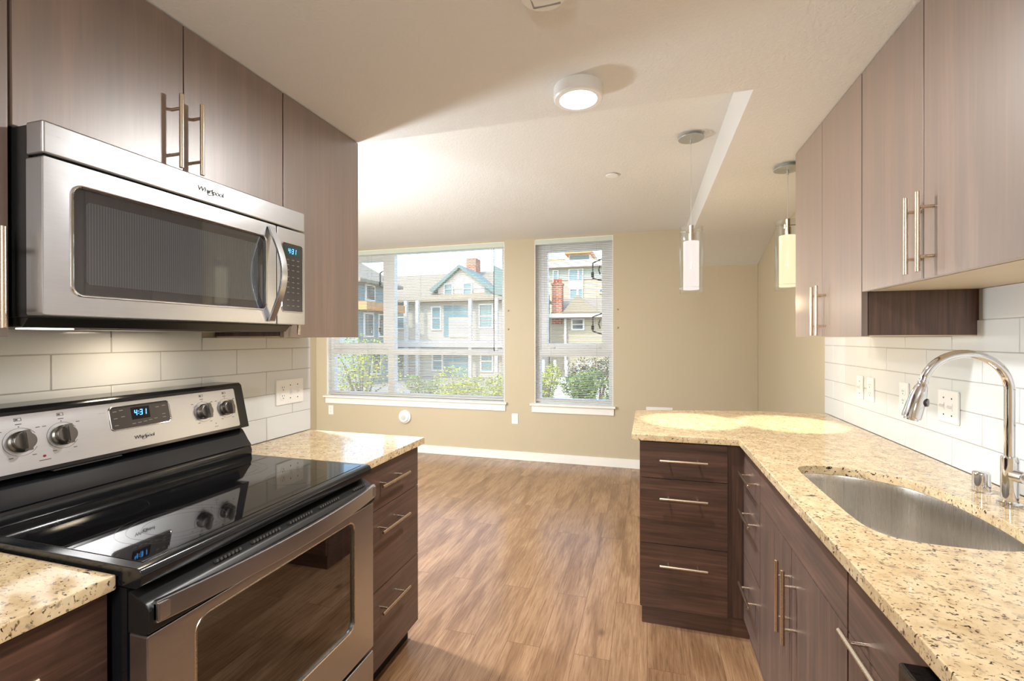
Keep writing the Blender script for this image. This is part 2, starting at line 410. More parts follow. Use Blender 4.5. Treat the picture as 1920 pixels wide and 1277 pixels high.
base_left(1.407, 1.888, 'dark walnut three drawer cabinet on the window side of the oven', 1.647, 1)
def slab(name, label, poly, loc, holes=()):
    return tag(P(name, MB().prism(poly, 2, .8842, .914, .003, 2, holes), GRANITE, None, loc), label, 'countertop')
slab('countertop', 'small granite counter section at the lower left corner, before the range', [(XKL+.012, .18), (-.979, .18), (-.979, .636), (XKL+.012, .636)], (-1.3, .4, .8842))
slab('countertop', 'short granite counter between the range and the window end of the left wall', [(XKL+.012, 1.405), (-.979, 1.405), (-.979, 1.918), (XKL+.012, 1.918)], (-1.3, 1.65, .8842))

# tile backsplashes: each tile bevelled, grout behind
def tiles(name, label, xw, out, y0, y1, z1fn, seam_even, seam_odd):
    t = thing(name, label, 'backsplash', (xw, (y0+y1)/2, .914))
    th = .009; m = MB(); row = 0; z = .915
    while z < 1.53:
        s0 = seam_even if row % 2 == 0 else seam_odd
        k = math.floor((y0 - s0)/.3075); y = s0 + k*.3075
        while y < y1:
            a, b = max(y+.0014, y0), min(y+.3075-.0014, y1); zt = min(z+.1022-.0028, z1fn((a+b)/2))
            if b-a > .01 and zt-z > .01: m.box(xw+out*.001, xw+out*th, a, b, z, zt, .0014, 1)
            y += .3075
        z += .1022; row += 1
    P('tiles', m, TILE, t)
    g = MB(); ya = y0
    zz = sorted({z1fn(y0+.01), z1fn(y1-.01)})
    if len(zz) == 1: g.box(xw, xw+out*.0072, y0, y1, .9145, zz[0])
    else: g.box(xw, xw+out*.0072, y0, 1.859, .9145, z1fn(y0+.01)); g.box(xw, xw+out*.0072, 1.859, y1, .9145, z1fn(y1-.01))
    P('grout', g, GROUT, t)
tiles('tile_backsplash', 'white subway tile backsplash behind the range on the left wall', XKL, 1, .18, 1.927, lambda y: 1.371 if (y > 1.405 or y < .64) else 1.405, .883-.154, .883)
tiles('tile_backsplash', 'white subway tile backsplash behind the sink on the right wall', XW, -1, .25, 3.205, lambda y: 1.524 if y < 1.859 else 1.371, 2.456-.154+.0, 2.456)

# left wall cabinets
def door_x(t, xf, out, y0, y1, z0, z1, hy, hz, mat=None):
    d = P('door', bx(min(xf, xf-out*.019), max(xf, xf-out*.019), y0+.0015, y1-.0015, z0, z1, .001), mat or W_UP, t)
    if hy is not None: bar(d, (xf, hy, hz), Z_, (out, 0, 0))
    return d
def wall_cab(label, xw, xf, out, y0, y1, z0, z1, doors, under=None, mat=None):
    t = thing('wall_cabinet', label, 'cabinet', ((xw+xf)/2, (y0+y1)/2, z0))
    a, b = sorted((xw - (-out)*0 + out*.002, xf-out*.021))
    P('body', bx(a, b, y0+.001, y1-.001, z0+.004, z1), W_V, t)
    if under: P('underside', bx(a+.004, b-.002, y0+.004, y1-.004, z0, z0+.004), CREAM, t)
    for d in doors: door_x(t, xf, out, d[0], d[1], z0, z1-.004, d[2], d[3], mat)
    return t
XL = -1.292
wall_cab('dark walnut wall cabinet cut off by the left edge, beside the microwave', XKL, XL, 1, .18, .637, 1.372, ZK, [(.18, .637, .610, 1.493)], 1)
wall_cab('two door walnut wall cabinet directly above the microwave', XKL, XL, 1, .641, 1.401, 1.822, ZK, [(.641, 1.0205, .987, 1.952), (1.0205, 1.401, 1.050, 1.952)])
wall_cab('tall walnut wall cabinet at the window end of the left wall', XKL, XL, 1, 1.403, 1.866, 1.372, ZK, [(1.403, 1.866, 1.44, 1.485)], 1)

# ---------------------------------------------------------------- lettering
def text(s, size, mat, parent, origin, udir, vdir, ext=.0004, shear=0, name='lettering', spacing=1.0):
    c = bpy.data.curves.new('txt', 'FONT'); c.body = s; c.size = size; c.extrude = ext; c.shear = shear
    c.align_x = 'CENTER'; c.align_y = 'CENTER'; c.space_character = spacing; c.resolution_u = 3
    o = bpy.data.objects.new('txt', c); COL.objects.link(o)
    bpy.context.view_layer.update()
    m = bpy.data.meshes.new_from_object(o.evaluated_get(bpy.context.evaluated_depsgraph_get()))
    bpy.data.objects.remove(o); bpy.data.curves.remove(c)
    u, v = Vector(udir).normalized(), Vector(vdir).normalized(); n = u.cross(v)
    M4 = Matrix((( u.x, v.x, n.x, origin[0]), (u.y, v.y, n.y, origin[1]), (u.z, v.z, n.z, origin[2]), (0,0,0,1)))
    m.transform(M4); mb = MB(); mb.bm.from_mesh(m); bpy.data.meshes.remove(m)
    return P(name, mb, mat, parent)
SEG = {'0': 'abcdef', '1': 'bc', '3': 'abgcd', '4': 'fgbc'}
def digits(s, parent, origin, udir, vdir, h, mat):
    u, v = Vector(udir).normalized(), Vector(vdir).normalized(); n = u.cross(v); mb = MB(); x = 0; wd, tk = h*.5, h*.14; o = Vector(origin)
    wid = sum((wd*.45 if ch == ':' else wd*1.35) for ch in s); x = -wid/2
    def put(a, b, c, d):
        sl = lambda p: o + u*(p[0] + p[1]*.12) + v*p[1] + n*.0006
        mb.quad(sl((a, c)), sl((b, c)), sl((b, d)), sl((a, d)))
    for ch in s:
        if ch == ':':
            for zc in (-h*.2, h*.2): put(x, x+tk, zc-tk/2, zc+tk/2)
            x += wd*.45; continue
        H = h/2
        B = dict(a=(x+tk*.3, x+wd-tk*.3, H-tk, H), d=(x+tk*.3, x+wd-tk*.3, -H, -H+tk), g=(x+tk*.3, x+wd-tk*.3, -tk/2, tk/2),
                 f=(x, x+tk, tk*.2, H-tk*.2), b=(x+wd-tk, x+wd, tk*.2, H-tk*.2), e=(x, x+tk, -H+tk*.2, -tk*.2), c=(x+wd-tk, x+wd, -H+tk*.2, -tk*.2))
        for q in SEG[ch]: put(*B[q])
        x += wd*1.35
    return P('clock_digits', mb, mat, parent)
def rrect(y0, y1, z0, z1, r, n=5):
    p = []
    for cx, cz, a0 in ((y1-r, z1-r, 0), (y0+r, z1-r, 90), (y0+r, z0+r, 180), (y1-r, z0+r, 270)):
        for k in range(n+1): a = R(a0+90*k/n); p.append((cx+r*cos(a), cz+r*sin(a)))
    return p
def ring_x(mb, y0, y1, z0, z1, r, wd, x, rt):
    pts = rrect(y0, y1, z0, z1, r, 6); path = [(x, a, b) for a, b in pts]; mb.tube(path + [path[0], path[1]], rt, 8, cap=False)
def logo(parent, origin, u, v, wdt, mat):
    """the maker's word with its tilted swirl"""
    t = text('Whirlpool', wdt*.245, mat, parent, origin, u, v, .0003, .1, 'maker_lettering', .94)
    U, V = Vector(u).normalized(), Vector(v).normalized(); n = U.cross(V); o = Vector(origin); m = MB(); pts = []
    for k in range(26):
        a = R(40 + 300*k/25); x, z = .23*wdt*cos(a), .075*wdt*sin(a); c, s_ = cos(R(32)), sin(R(32))
        pts.append(o + U*(x*c - z*s_ + wdt*.08) + V*(x*s_ + z*c) + n*.0004)
    rr = [wdt*.004 + wdt*.007*sin(pi*k/25) for k in range(26)]
    m.tube(pts, .001, 6, radii=rr); P('swirl_mark', m, mat, parent)

# ---------------------------------------------------------------- microwave
XM = -1.195
t = thing('microwave_oven', 'stainless over-the-range microwave under the left wall cabinets', 'microwave', (-1.4, 1.021, 1.398))
P('case', bx(XKL+.012, -1.248, .645, 1.398, 1.412, 1.818, .003), BLK_P, t)
m = MB(); m.prism([(XKL+.02, 1.413), (-1.255, 1.413), (-1.275, 1.392), (XKL+.02, 1.392)], 1, .648, 1.395, .002)
hood = P('underside', m, BLK_P, t)
P('grease_filter', bx(-1.56, -1.32, .80, 1.24, 1.3895, 1.392, .001), KNOB, hood)
P('lamp_lens', bx(-1.40, -1.34, .70, .78, 1.389, 1.392, .001), emis('lit hood lens', (1, .85, .62, 1), 4), hood)
P('vent_panel', MB().box(-1.247, XM, .641, 1.401, 1.7515, 1.8205, .005, 3), SS_Y, t)
door = P('door', MB().prism(rrect(.641, 1.2665, 1.416, 1.7465, .004, 2), 0, -1.247, XM, .002, 2, [rrect(.694, 1.222, 1.463, 1.700, .02, 5)]), SS_Y, t)
m = MB(); m.prism(rrect(.694, 1.222, 1.463, 1.700, .02, 5), 0, -1.21, -1.201)
MWG = Mat('dark microwave glass'); MWG.bsdf((.03,.03,.032,1), .03, 0, IOR=2.0); MWG = MWG.m
P('window_glass', m, MWG, door)
def screenm():
    M = Mat('perforated microwave screen'); M.bsdf((.07,.075,.08,1), .05, 0, IOR=2.0)
    w_ = M.n('TexWave', wave_type='BANDS', bands_direction='Y'); M.l(M.pos(), w_.inputs[0]); w_.inputs['Scale'].default_value = 55
    c = M.mix(w_.outputs['Fac'], (.04,.045,.05,1), (.075,.08,.085,1)); M.l(c, M.b.inputs['Base Color']); return M.m
P('screen', MB().prism(rrect(.722, 1.195, 1.488, 1.672, .008, 4), 0, -1.203, -1.2004), screenm(), door)
m = MB(); ring_x(m, .692, 1.224, 1.461, 1.702, .022, 0, XM+.0004, .0028); P('window_bead', m, CHROME, door)
m = MB(); pts = []
for k in range(17):
    a = k/16; z = 1.424 + .312*a; x = XM + .004 + .052*sin(pi*a)**1.15; pts.append((x, z))
poly = [(x+.006, z) for x, z in pts] + [(x-.003, z) for x, z in pts[::-1]]
m.prism(poly, 1, 1.226, 1.250, .002, 2); P('handle', m, SS_Y, door)
cp = P('control_panel', MB().prism(rrect(1.2695, 1.401, 1.416, 1.7465, .004, 2), 0, -1.247, XM, .002), SS_Y, t)
m = MB(); ring_x(m, 1.290, 1.389, 1.460, 1.698, .008, 0, XM+.0002, .0022); P('bead', m, CHROME, cp)
tp = P('touch_panel', MB().prism(rrect(1.292, 1.387, 1.462, 1.696, .007, 4), 0, XM-.001, XM+.0012), CHAR, cp)
P('display', bx(XM+.001, XM+.002, 1.300, 1.372, 1.655, 1.688), LCD, cp)
digits('4:31', cp, (XM+.0026, 1.337, 1.6715), Y_, Z_, .018, BLUE)
m = MB()
for r_, z in enumerate((1.640, 1.622, 1.604, 1.580, 1.562, 1.544, 1.526, 1.500, 1.480)):
    for c_ in range(3): m.box(XM+.001, XM+.0016, 1.312+.024*c_, 1.322+.024*c_, z, z+.0028)
P('key_print', m, PRINT_K, cp)
logo(t, (XM+.0012, 1.024, 1.786), Y_, Z_, .085, PRINT)
hl = bpy.data.lights.new('hood_lamp', 'AREA'); hl.shape = 'RECTANGLE'; hl.size = .06; hl.size_y = .08; hl.energy = HOOD_W; hl.color = (1, .82, .6)
ho = bpy.data.objects.new('hood_lamp', hl); COL.objects.link(ho); ho.parent = t; ho.location = Vector((-1.45, 1.05, 1.3878)) - LOC[t.name]

# ---------------------------------------------------------------- range
t = thing('electric_range', 'stainless and black electric range with glass cooktop', 'stove', (-1.27, 1.021, 0))
Y0, Y1 = .641, 1.401
m = MB(); m.box(XKL+.03, -.965, Y0+.004, Y1-.004, .03, .44, .002); m.box(XKL+.03, -1.42, Y0+.004, Y1-.004, .44, .884, .002)
m.box(-1.42, -.965, Y0+.004, Y0+.035, .44, .884); m.box(-1.42, -.965, Y1-.035, Y1-.004, .44, .884); m.box(-1.42, -.965, Y0+.035, Y1-.035, .84, .884)
P('body', m, BLK_E, t)
ct = P('cooktop', MB().prism([(-1.455, .888), (-.935, .888), (-.922, .896), (-.919, .916), (-.926, .9265), (-.938, .9285), (-1.455, .9285)], 1, Y0, Y1, .0025, 2), BLK_E, t)
P('glass_top', bx(-1.44, -.948, Y0+.022, Y1-.022, .9286, .9296, .0004), BLK_G, ct)
for cx, cy, rs in ((-1.315, .83, (.088,)), (-1.07, .83, (.118, .098, .07)), (-1.315, 1.21, (.098, .07)), (-1.07, 1.21, (.088,))):
    m = MB()
    for r_ in rs:
        t2 = bmesh.new(); n = 48; a = [t2.verts.new((cx+r_*cos(2*pi*k/n), cy+r_*sin(2*pi*k/n), .92975)) for k in range(n)]; b = [t2.verts.new((cx+(r_-.0016)*cos(2*pi*k/n), cy+(r_-.0016)*sin(2*pi*k/n), .92975)) for k in range(n)]
        for k in range(n): t2.faces.new((a[k], a[(k+1) % n], b[(k+1) % n], b[k]))
        m._add(t2)
    P('burner_ring', m, RING, ct)
# back guard: lower swept black panel and leaning console
m = MB(); m.prism([(XKL+.015, .90), (-1.452, .90), (-1.436, .925), (-1.434, .948), (-1.440, .962), (-1.437, .967), (-1.452, .985), (-1.466, 1.006), (-1.478, 1.022), (-1.492, 1.030), (XKL+.015, 1.034)], 1, Y0+.004, Y1-.004, 0)
P('back_riser', m, BLK_E, t, smooth=50)
p0, p1 = Vector((-1.450, 0, 1.034)), Vector((-1.487, 0, 1.192)); cu = (p1-p0).normalized(); cn = Vector((cu.z, 0, -cu.x))
m = MB(); m.prism([(XKL+.015, 1.034), (-1.450, 1.034), (-1.487, 1.190), (-1.497, 1.199), (XKL+.015, 1.199)], 1, Y0, Y1, .003, 2)
con = P('console', m, BLK_E, t)
def cpt(y, s, d=0): return p0 + cu*s + cn*d + Vector((0, y, 0))
def cplate(y0, y1, s0, s1, d0, d1, r):
    """rounded plate lying on the console face"""
    mb = MB(); pl = rrect(y0, y1, s0, s1, r, 5)
    t2 = bmesh.new(); a = [t2.verts.new(cpt(y, s, d0)) for y, s in pl]; b = [t2.verts.new(cpt(y, s, d1)) for y, s in pl]
    t2.faces.new(a[::-1]); t2.faces.new(b)
    for k in range(len(a)): t2.faces.new((a[k], a[(k+1) % len(a)], b[(k+1) % len(a)], b[k]))
    bmesh.ops.recalc_face_normals(t2, faces=t2.faces[:]); return mb._add(t2)
sp = P('steel_fascia', cplate(.683, 1.360, .011, .150, -.001, .0025, .006), SS_Y, con)
m = MB(); pl = rrect(.940, 1.112, .071, .137, .010, 5); path = [cpt(y, s, .003) for y, s in pl]; m.tube(path+[path[0], path[1]], .0022, 8, cap=False); P('display_bezel', m, CHROME, con)
P('display_panel', cplate(.941, 1.111, .072, .136, .001, .0032, .009), CHAR, con)
P('clock_window', cplate(.998, 1.051, .094, .130, .003, .0036, .001), BLK_G, con)
digits('4:31', con, cpt(1.025, .1135, .0042), Y_, cu, .017, BLUE)
m = MB()
def mark(y, s, wy=.010, ws=.002): m._add(cplate(y-wy/2, y+wy/2, s-ws/2, s+ws/2, .003, .0037, .0004).bm)
for y, s in ((.955,.124),(.972,.126),(.955,.104),(.975,.107),(.955,.084),(1.002,.082),(1.018,.083),(1.034,.084),(1.050,.086),(1.066,.088),(1.092,.098),(1.092,.088),(1.075,.122),(1.095,.124)): mark(y, s)
P('key_print', m, PRINT_K, con)
for y in (.743, .828, 1.226, 1.315):
    m = MB()
    for k in range(20):   # dial arc
        a = R(-60 + 300*k/20); a2 = R(-60 + 300*(k+1)/20); r_ = .034
        A, B = cpt(y + r_*sin(a+pi), .083 - r_*cos(a+pi), .0029), cpt(y + r_*sin(a2+pi), .083 - r_*cos(a2+pi), .0029)
        m.tube([A, B], .0004, 4)
    m._add(cplate(y-.0012, y+.0012, .119, .1214, .0025, .003, .0005).bm)
    m._add(cplate(y-.006, y+.006, .1255, .1275, .0025, .003, .0004).bm)
    for a, b, c, d in ((-.007, .007, .141, .142), (-.007, .007, .134, .135), (-.007, -.006, .134, .142), (.006, .007, .134, .142), (-.005, 0, .136, .140)): m._add(cplate(y+a, y+b, c, d, .0025, .003, .0002).bm)
    for yy, ss in ((-.036, .112), (.036, .112), (-.022, .046), (.022, .046)): m._add(cplate(y+yy-.004, y+yy+.004, ss, ss+.0018, .0025, .003, .0002).bm)
    P('dial_print', m, PRINT, con)
P('lamp_print', cplate(.772, .796, .028, .0298, .0025, .003, .0002), PRINT, con); m = MB(); m._add(cplate(1.258, 1.272, .024, .0255, .0025, .003, .0002).bm); m._add(cplate(1.2635, 1.2665, .034, .037, .0025, .003, .0004).bm)
P('lamp_print', m, PRINT, con)
P('indicator_lamp', MB().lathe([(.0032, 0), (.0028, .0015), (0, .002)], cpt(.784, .039, .0025), cn, 12), RED, con)
for y in (.743, .828, 1.226, 1.315):
    m = MB(); m.lathe([(.026, 0), (.026, .006), (.0225, .009), (.0215, .020), (.019, .022)], cpt(y, .083, .0025), cn, 32)
    t2 = bmesh.new(); bmesh.ops.create_cube(t2, size=1)
    bmesh.ops.bevel(t2, geom=t2.edges[:], offset=.12, segments=2, affect='EDGES')
    rot = Matrix((( Y_[0], cu.x, cn.x), (Y_[1], cu.y, cn.y), (Y_[2], cu.z, cn.z)))
    for v in t2.verts: v.co = rot @ Vector((v.co.x*.0125, v.co.y*.050, v.co.z*.018)) + cpt(y, .083, .029)
    m._add(t2); P('knob', m, KNOB, con)
logo(con, cpt(1.025, .040, .0032), Y_, cu, .060, PRINT)
P('vent_slot', bx(-1.476, -1.452, .80, .96, 1.029, 1.033, .001), CHAR, t)
# oven door
XD = -.911
door = P('oven_door', MB().prism(rrect(Y0+.003, Y1-.003, .300, .800, .003, 2), 0, -.958, XD, .003, 2, [rrect(.745, 1.290, .425, .775, .03, 6)]), SS_Y, t)
m = MB(); ring_x(m, .743, 1.292, .423, .777, .032, 0, XD-.001, .003); P('window_bead', m, NICKEL, door)
P('window_glass', MB().prism(rrect(.745, 1.290, .425, .775, .03, 6), 0, -.925, -.919), OVEN_G, door)
m = MB(); m.prism([(-.960, .800), (-.925, .800), (-.905, .806), (-.905, .850), (-.915, .862), (-.955, .880), (-.960, .880)], 1, Y0+.002, Y1-.002, .003)
cap = P('top_cap', m, BLK_P, door)
for y0_, n in ((.80, 7), (.90, 9), (1.02, 9), (1.14, 9), (1.30, 7)):
    m = MB()
    for k in range(n): m.box(-.930, -.9195, y0_+.010*k, y0_+.0055+.010*k, .8665, .8725, rot=Matrix.Rotation(R(-24), 3, 'Y'))
    P('vent_slots', m, SLOT, cap)
m = MB(); n = 24; fr, bk = [], []
for k in range(n+1):
    a = k/n; y = Y0+.012+(Y1-Y0-.024)*a; x = -.897+.034*(1-(2*a-1)**2); fr.append((x, y)); bk.append((x-.012, y))
m.prism(fr+bk[::-1], 2, .822, .866, .003, 2)
for y in (Y0+.012, Y1-.045): m.box(-.912, -.893, y, y+.033, .826, .862, .003)
P('handle', m, SS_Y, door)
P('oven_cavity', MB().box(-1.40, -1.395, .68, 1.362, .45, .83).box(-1.40, -.97, .677, .681, .45, .83).box(-1.40, -.97, 1.361, 1.365, .45, .83).box(-1.40, -.97, .68, 1.362, .45, .455).box(-1.40, -.97, .68, 1.362, .825, .83), plain('dark enamel oven lining', (.05,.048,.05,1), .4), t)
for z in (.56, .69):
    m = MB(); 
    for x in (-1.36, -.98): m.cyl((x, .682, z), (x, 1.360, z), .003, 8)
    for k in range(16): m.cyl((-1.36, .70+.0425*k, z), (-.98, .70+.0425*k, z), .0016, 6)
    P('oven_rack', m, CHROME, t)
P('storage_drawer', MB().box(-.958, XD, Y0+.003, Y1-.003, .085, .287, .004, 3), SS_Y, t)
P('base_plinth', bx(-1.55, -.99, Y0+.01, Y1-.01, .001, .085), BLK_P, t)

# ---------------------------------------------------------------- right run
XR, XC = .709, .42
wall_cab('two door walnut wall cabinet near the pendant at the end of the right wall', XW, XR, -1, 1.863, 2.60, 1.372, ZK, [(1.863, 2.235, 2.193, 1.480), (2.235, 2.60, 2.253, 1.480)], 1)
wall_cab('shorter two door walnut wall cabinet over the sink at top right', XW, XR, -1, 1.10, 1.861, 1.525, ZK, [(1.10, 1.492, 1.446, 1.642), (1.492, 1.861, 1.504, 1.642)], 1)
# peninsula cabinet
t = thing('base_cabinet', 'dark walnut three drawer cabinet at the end of the peninsula', 'cabinet', (.17, 2.6, 0))
P('body', bx(-.034, .352, 2.300, 2.90, .09, .884), W_HX, t)
for (z0, z1), h in zip(DZ, (.797, .620, .307)):
    d = P('drawer', bx(-.0325, .3505, 2.281, 2.300, z0+.0015, z1-.0015, .0012), W_HX, t); bar(d, (.160, 2.281, h), X_, NY)
P('toe_kick', bx(-.024, .352, 2.306, 2.86, .001, .09), W_HX, t)
t = thing('base_cabinet', 'dark walnut three drawer cabinet in the inner corner beside the sink', 'cabinet', (.73, 2.3, 0))
P('body', bx(.439, XW-.012, 1.986, 2.90, .09, .884), W_V, t)
P('corner_filler', bx(.3535, .439, 2.302, 2.322, .09, .884), W_V, t)
drawers_x(t, XC, -1, 1.986, 2.300, DZ, (.778, .612, .293), 2.118)
P('toe_kick', bx(.41+.035, XW-.02, 1.99, 2.306, .001, .09).box(.353, XW-.02, 2.306, 2.5, .001, .09), W_HX, t)
t = thing('sink_base_cabinet', 'dark walnut two door cabinet with plain top panel under the sink', 'cabinet', (.73, 1.58, 0))
m = MB(); m.box(.439, XW-.012, 1.172, 1.19, .09, .884); m.box(.439, XW-.012, 1.966, 1.984, .09, .884); m.box(XW-.03, XW-.012, 1.19, 1.966, .09, .884); m.box(.439, XW-.03, 1.19, 1.966, .09, .11); m.box(.439, .457, 1.19, 1.966, .11, .884)
P('body', m, W_V, t)
P('front_panel', bx(XC, XC+.019, 1.1735, 1.9835, .7285, .8745, .0012), W_HY, t)
d = P('door', bx(XC, XC+.019, 1.1735, 1.5765, .0915, .7265, .0012), W_V, t); bar(d, (XC, 1.536, .567), Z_, NX, .223)
d = P('door', bx(XC, XC+.019, 1.5795, 1.9835, .0915, .7265, .0012), W_V, t); bar(d, (XC, 1.602, .567), Z_, NX, .223)
P('toe_kick', bx(.455, .47, 1.175, 1.98, .001, .09), W_HY, t)
t = thing('base_cabinet', 'dark walnut cabinet with long bar handle at bottom right, near the dishwasher', 'cabinet', (.73, 1.02, 0))
P('body', bx(.439, XW-.012, .866, 1.168, .09, .884), W_V, t)
d = P('drawer', bx(XC, XC+.019, .8675, 1.1665, .7285, .8745, .0012), W_HY, t); bar(d, (XC, 1.012, .755), Y_, NX)
P('door', bx(XC, XC+.019, .8675, 1.1665, .0915, .7265, .0012), W_V, t)
P('toe_kick', bx(.455, .47, .87, 1.165, .001, .09), W_HY, t)
t = thing('dishwasher', 'black dishwasher front just showing at the bottom right edge', 'dishwasher', (.73, .56, 0))
P('body', bx(.43, XW-.02, .265, .862, .02, .875), BLK_P, t)
P('door', bx(.405, .43, .266, .861, .10, .74, .004), BLK_E, t); P('control_panel', bx(.375, .43, .266, .861, .745, .862, .006), BLK_G, t)
# L shaped counter with sink cut out
def crom(pts, n=6):
    out = []; N = len(pts)
    for i in range(N):
        p = [Vector(pts[(i+j-1) % N]) for j in range(4)]
        for k in range(n):
            s = k/n; out.append(tuple(.5*((2*p[1]) + (-p[0]+p[2])*s + (2*p[0]-5*p[1]+4*p[2]-p[3])*s*s + (-p[0]+3*p[1]-3*p[2]+p[3])*s**3)))
    return out
SINK = crom([(.498,1.70),(.498,1.50),(.500,1.36),(.513,1.285),(.555,1.240),(.65,1.228),(.745,1.236),(.805,1.268),(.838,1.345),(.850,1.48),(.840,1.64),(.797,1.768),(.72,1.838),(.627,1.872),(.55,1.866),(.510,1.832),(.499,1.775)], 4)
slab('countertop', 'large L shaped granite counter with the sink cut into it', [(XW-.010, .25), (.395, .25), (.395, 2.257), (-.071, 2.257), (-.068, 3.005), (.31, 3.11), (.65, 3.168), (XW-.010, 3.172)], (.7, 1.7, .8842), [SINK])
t = thing('kitchen_sink', 'D shaped stainless undermount sink in the granite counter', 'sink', (.67, 1.55, .69))
cx_, cy_ = .67, 1.55
def loopz(sc, z, off=0): return [(cx_+(x-cx_)*sc, cy_+(y-cy_)*sc, z) for x, y in SINK]
t2 = bmesh.new(); rings = []
for sc, z in ((1.07, .8835), (1.012, .8835), (1.008, .880), (1.0, .860), (.985, .735), (.96, .705), (.90, .692), (.5, .688), (.12, .686)):
    rings.append([t2.verts.new(p) for p in loopz(sc, z)])
for a, b in zip(rings, rings[1:]):
    for k in range(len(a)): t2.faces.new((a[k], b[k], b[(k+1) % len(a)], a[(k+1) % len(a)]))
t2.faces.new(rings[-1])
bmesh.ops.recalc_face_normals(t2, faces=t2.faces[:])
for f in t2.faces: pass
m = MB(); m._add(t2); bw = P('bowl', m, SS_SINK, t, smooth=60)
md = bw.modifiers.new('thickness', 'SOLIDIFY'); md.thickness = .0012; md.offset = -1
P('drain', MB().lathe([(.043, 0), (.043, .004), (.036, .005), (.03, .002), (0, .001)], (.67, 1.55, .6865), Z_, 32), CHROME, t)
# faucet
t = thing('kitchen_faucet', 'tall polished chrome gooseneck faucet behind the sink', 'faucet', (.946, 1.583, .914))
bxx, byy = .946, 1.583
m = MB(); m.lathe([(.026, 0), (.026, .004), (.0195, .007), (.018, .012), (.018, .125), (.0165, .130), (.0115, .131)], (bxx, byy, .9142), Z_, 40); body = P('base', m, CHROME, t)
arc = [(bxx, byy, 1.03), (bxx, byy, 1.12), (bxx, byy, 1.20)]
cxa, cza, ra = .8485, 1.224, .0975
for k in range(0, 26): a = R(168*k/25); arc.append((cxa+ra*cos(a), byy, cza+ra*sin(a)))
P('spout', MB().tube(arc, .0114, 24), CHROME, t)
e = Vector(arc[-1]); dn = (e - Vector(arc[-2])).normalized()
m = MB(); m.lathe([(.0118, -.002), (.0128, 0), (.0128, .006), (.0115, .008), (.012, .010), (.0165, .020), (.0205, .045), (.0225, .075), (.0235, .105), (.0225, .110), (.0175, .110), (.017, .1165), (.014, .1165), (.013, .111), (0, .111)], e, dn, 40)
hd = P('spray_head', m, CHROME, t)
q = e + dn*.062 + Vector((0, -.0, 0)); side = Vector((.75, -.65, 0)).normalized()
P('spray_button', MB().lathe([(.010, .010), (.0125, .020), (.011, .025), (0, .026)], q, side, 20), CHAR, hd)
m = MB(); m.lathe([(.0165, .010), (.0165, .034), (.0155, .037), (.012, .038), (0, .038)], (bxx, byy, .995), (.35, -.94, 0), 32)
m.tube([(bxx+.012, byy-.032, .995), (bxx+.03, byy-.07, .998), (bxx+.055, byy-.12, 1.004)], .006, 16, radii=[.010, .008, .0065])
P('lever', m, CHROME, t)
t = tag(P('air_gap_cap', MB().lathe([(.024, 0), (.024, .002), (.0205, .004), (.0205, .052), (.0195, .057), (.016, .060), (0, .0605)], (.942, 1.686, .9142), Z_, 36), CHROME, None, (.942, 1.686, .9142)), 'short chrome cylinder cap on the counter beside the faucet', 'air gap')

# ---------------------------------------------------------------- outlets and switches
def plate(name, label, cat, c, n, wd, ht, items, group=None, mat=None):
    """c centre on wall, n outward normal (axis aligned); items: list of (u, kind)"""
    c, n = Vector(c), Vector(n); u = Vector((0,0,1)).cross(n); v = Vector((0,0,1))
    rot = Matrix(((u.x, v.x, n.x), (u.y, v.y, n.y), (u.z, v.z, n.z)))
    t = thing(name, label, cat, c, group)
    def bb(mb, a, b, z, w_, h_, d, bev=.001):
        t2 = bmesh.new(); bmesh.ops.create_cube(t2, size=1)
        for vv in t2.verts: vv.co = Vector((vv.co.x*w_, vv.co.y*h_, vv.co.z*d))
        if bev: bmesh.ops.bevel(t2, geom=t2.edges[:], offset=bev, segments=2, affect='EDGES')
        for vv in t2.verts: vv.co = rot @ (vv.co + Vector((a, b, z))) + c
        mb._add(t2)
    m = MB(); bb(m, 0, 0, .003, wd, ht, .006, .0022); P('cover_plate', m, mat or WHITE_P, t)
    for du, kind in items:
        if kind == 'outlet':
            for dz in (-.0195, .0195):
                m = MB(); o = rot @ Vector((du, dz, .0055)) + c
                m.lathe([(.0165, 0), (.0165, .0018), (.0155, .0024), (0, .0024)], o, n, 24); r_ = P('receptacle', m, WHITE_P, t)
                m = MB(); bb(m, du-.006, dz+.004, .0080, .0022, .008, .0006, 0); bb(m, du+.006, dz+.004, .0080, .0022, .0065, .0006, 0); bb(m, du, dz-.0075, .0080, .0045, .0045, .0006, 0); P('slots', m, SLOT, r_)
        elif kind == 'switch':
            m = MB(); bb(m, du, 0, .0068, .011, .026, .002, .0005); sw = P('switch_frame', m, WHITE_P, t)
            m = MB(); t2 = bmesh.new(); bmesh.ops.create_cube(t2, size=1); bmesh.ops.bevel(t2, geom=t2.edges[:], offset=.1, segments=2, affect='EDGES')
            for vv in t2.verts: vv.co = rot @ (Matrix.Rotation(R(-25), 3, 'X') @ Vector((vv.co.x*.0065, vv.co.y*.009, vv.co.z*.016)) + Vector((du, .001, .014))) + c
            m._add(t2); P('toggle', m, WHITE_P, sw)
            for dz in (-.03, .03): P('screw', MB().lathe([(.003, 0), (.0026, .001), (0, .0011)], rot @ Vector((du, dz, .006)) + c, n, 12), SLOT, t)
    return t
xt = XKL+.009; xr = XW-.009
plate('switch_plate', 'three gang white plate with outlet and switches on left tiles', 'outlet plate', (xt, 1.786, 1.119), X_, .172, .115, [(-.046, 'outlet'), (0, 'switch'), (.046, 'switch')])
plate('switch_plate', 'narrow white switch plate on the right tiles, farthest from the sink', 'switch plate', (xr, 2.713, 1.119), NX, .070, .115, [(0, 'switch')])
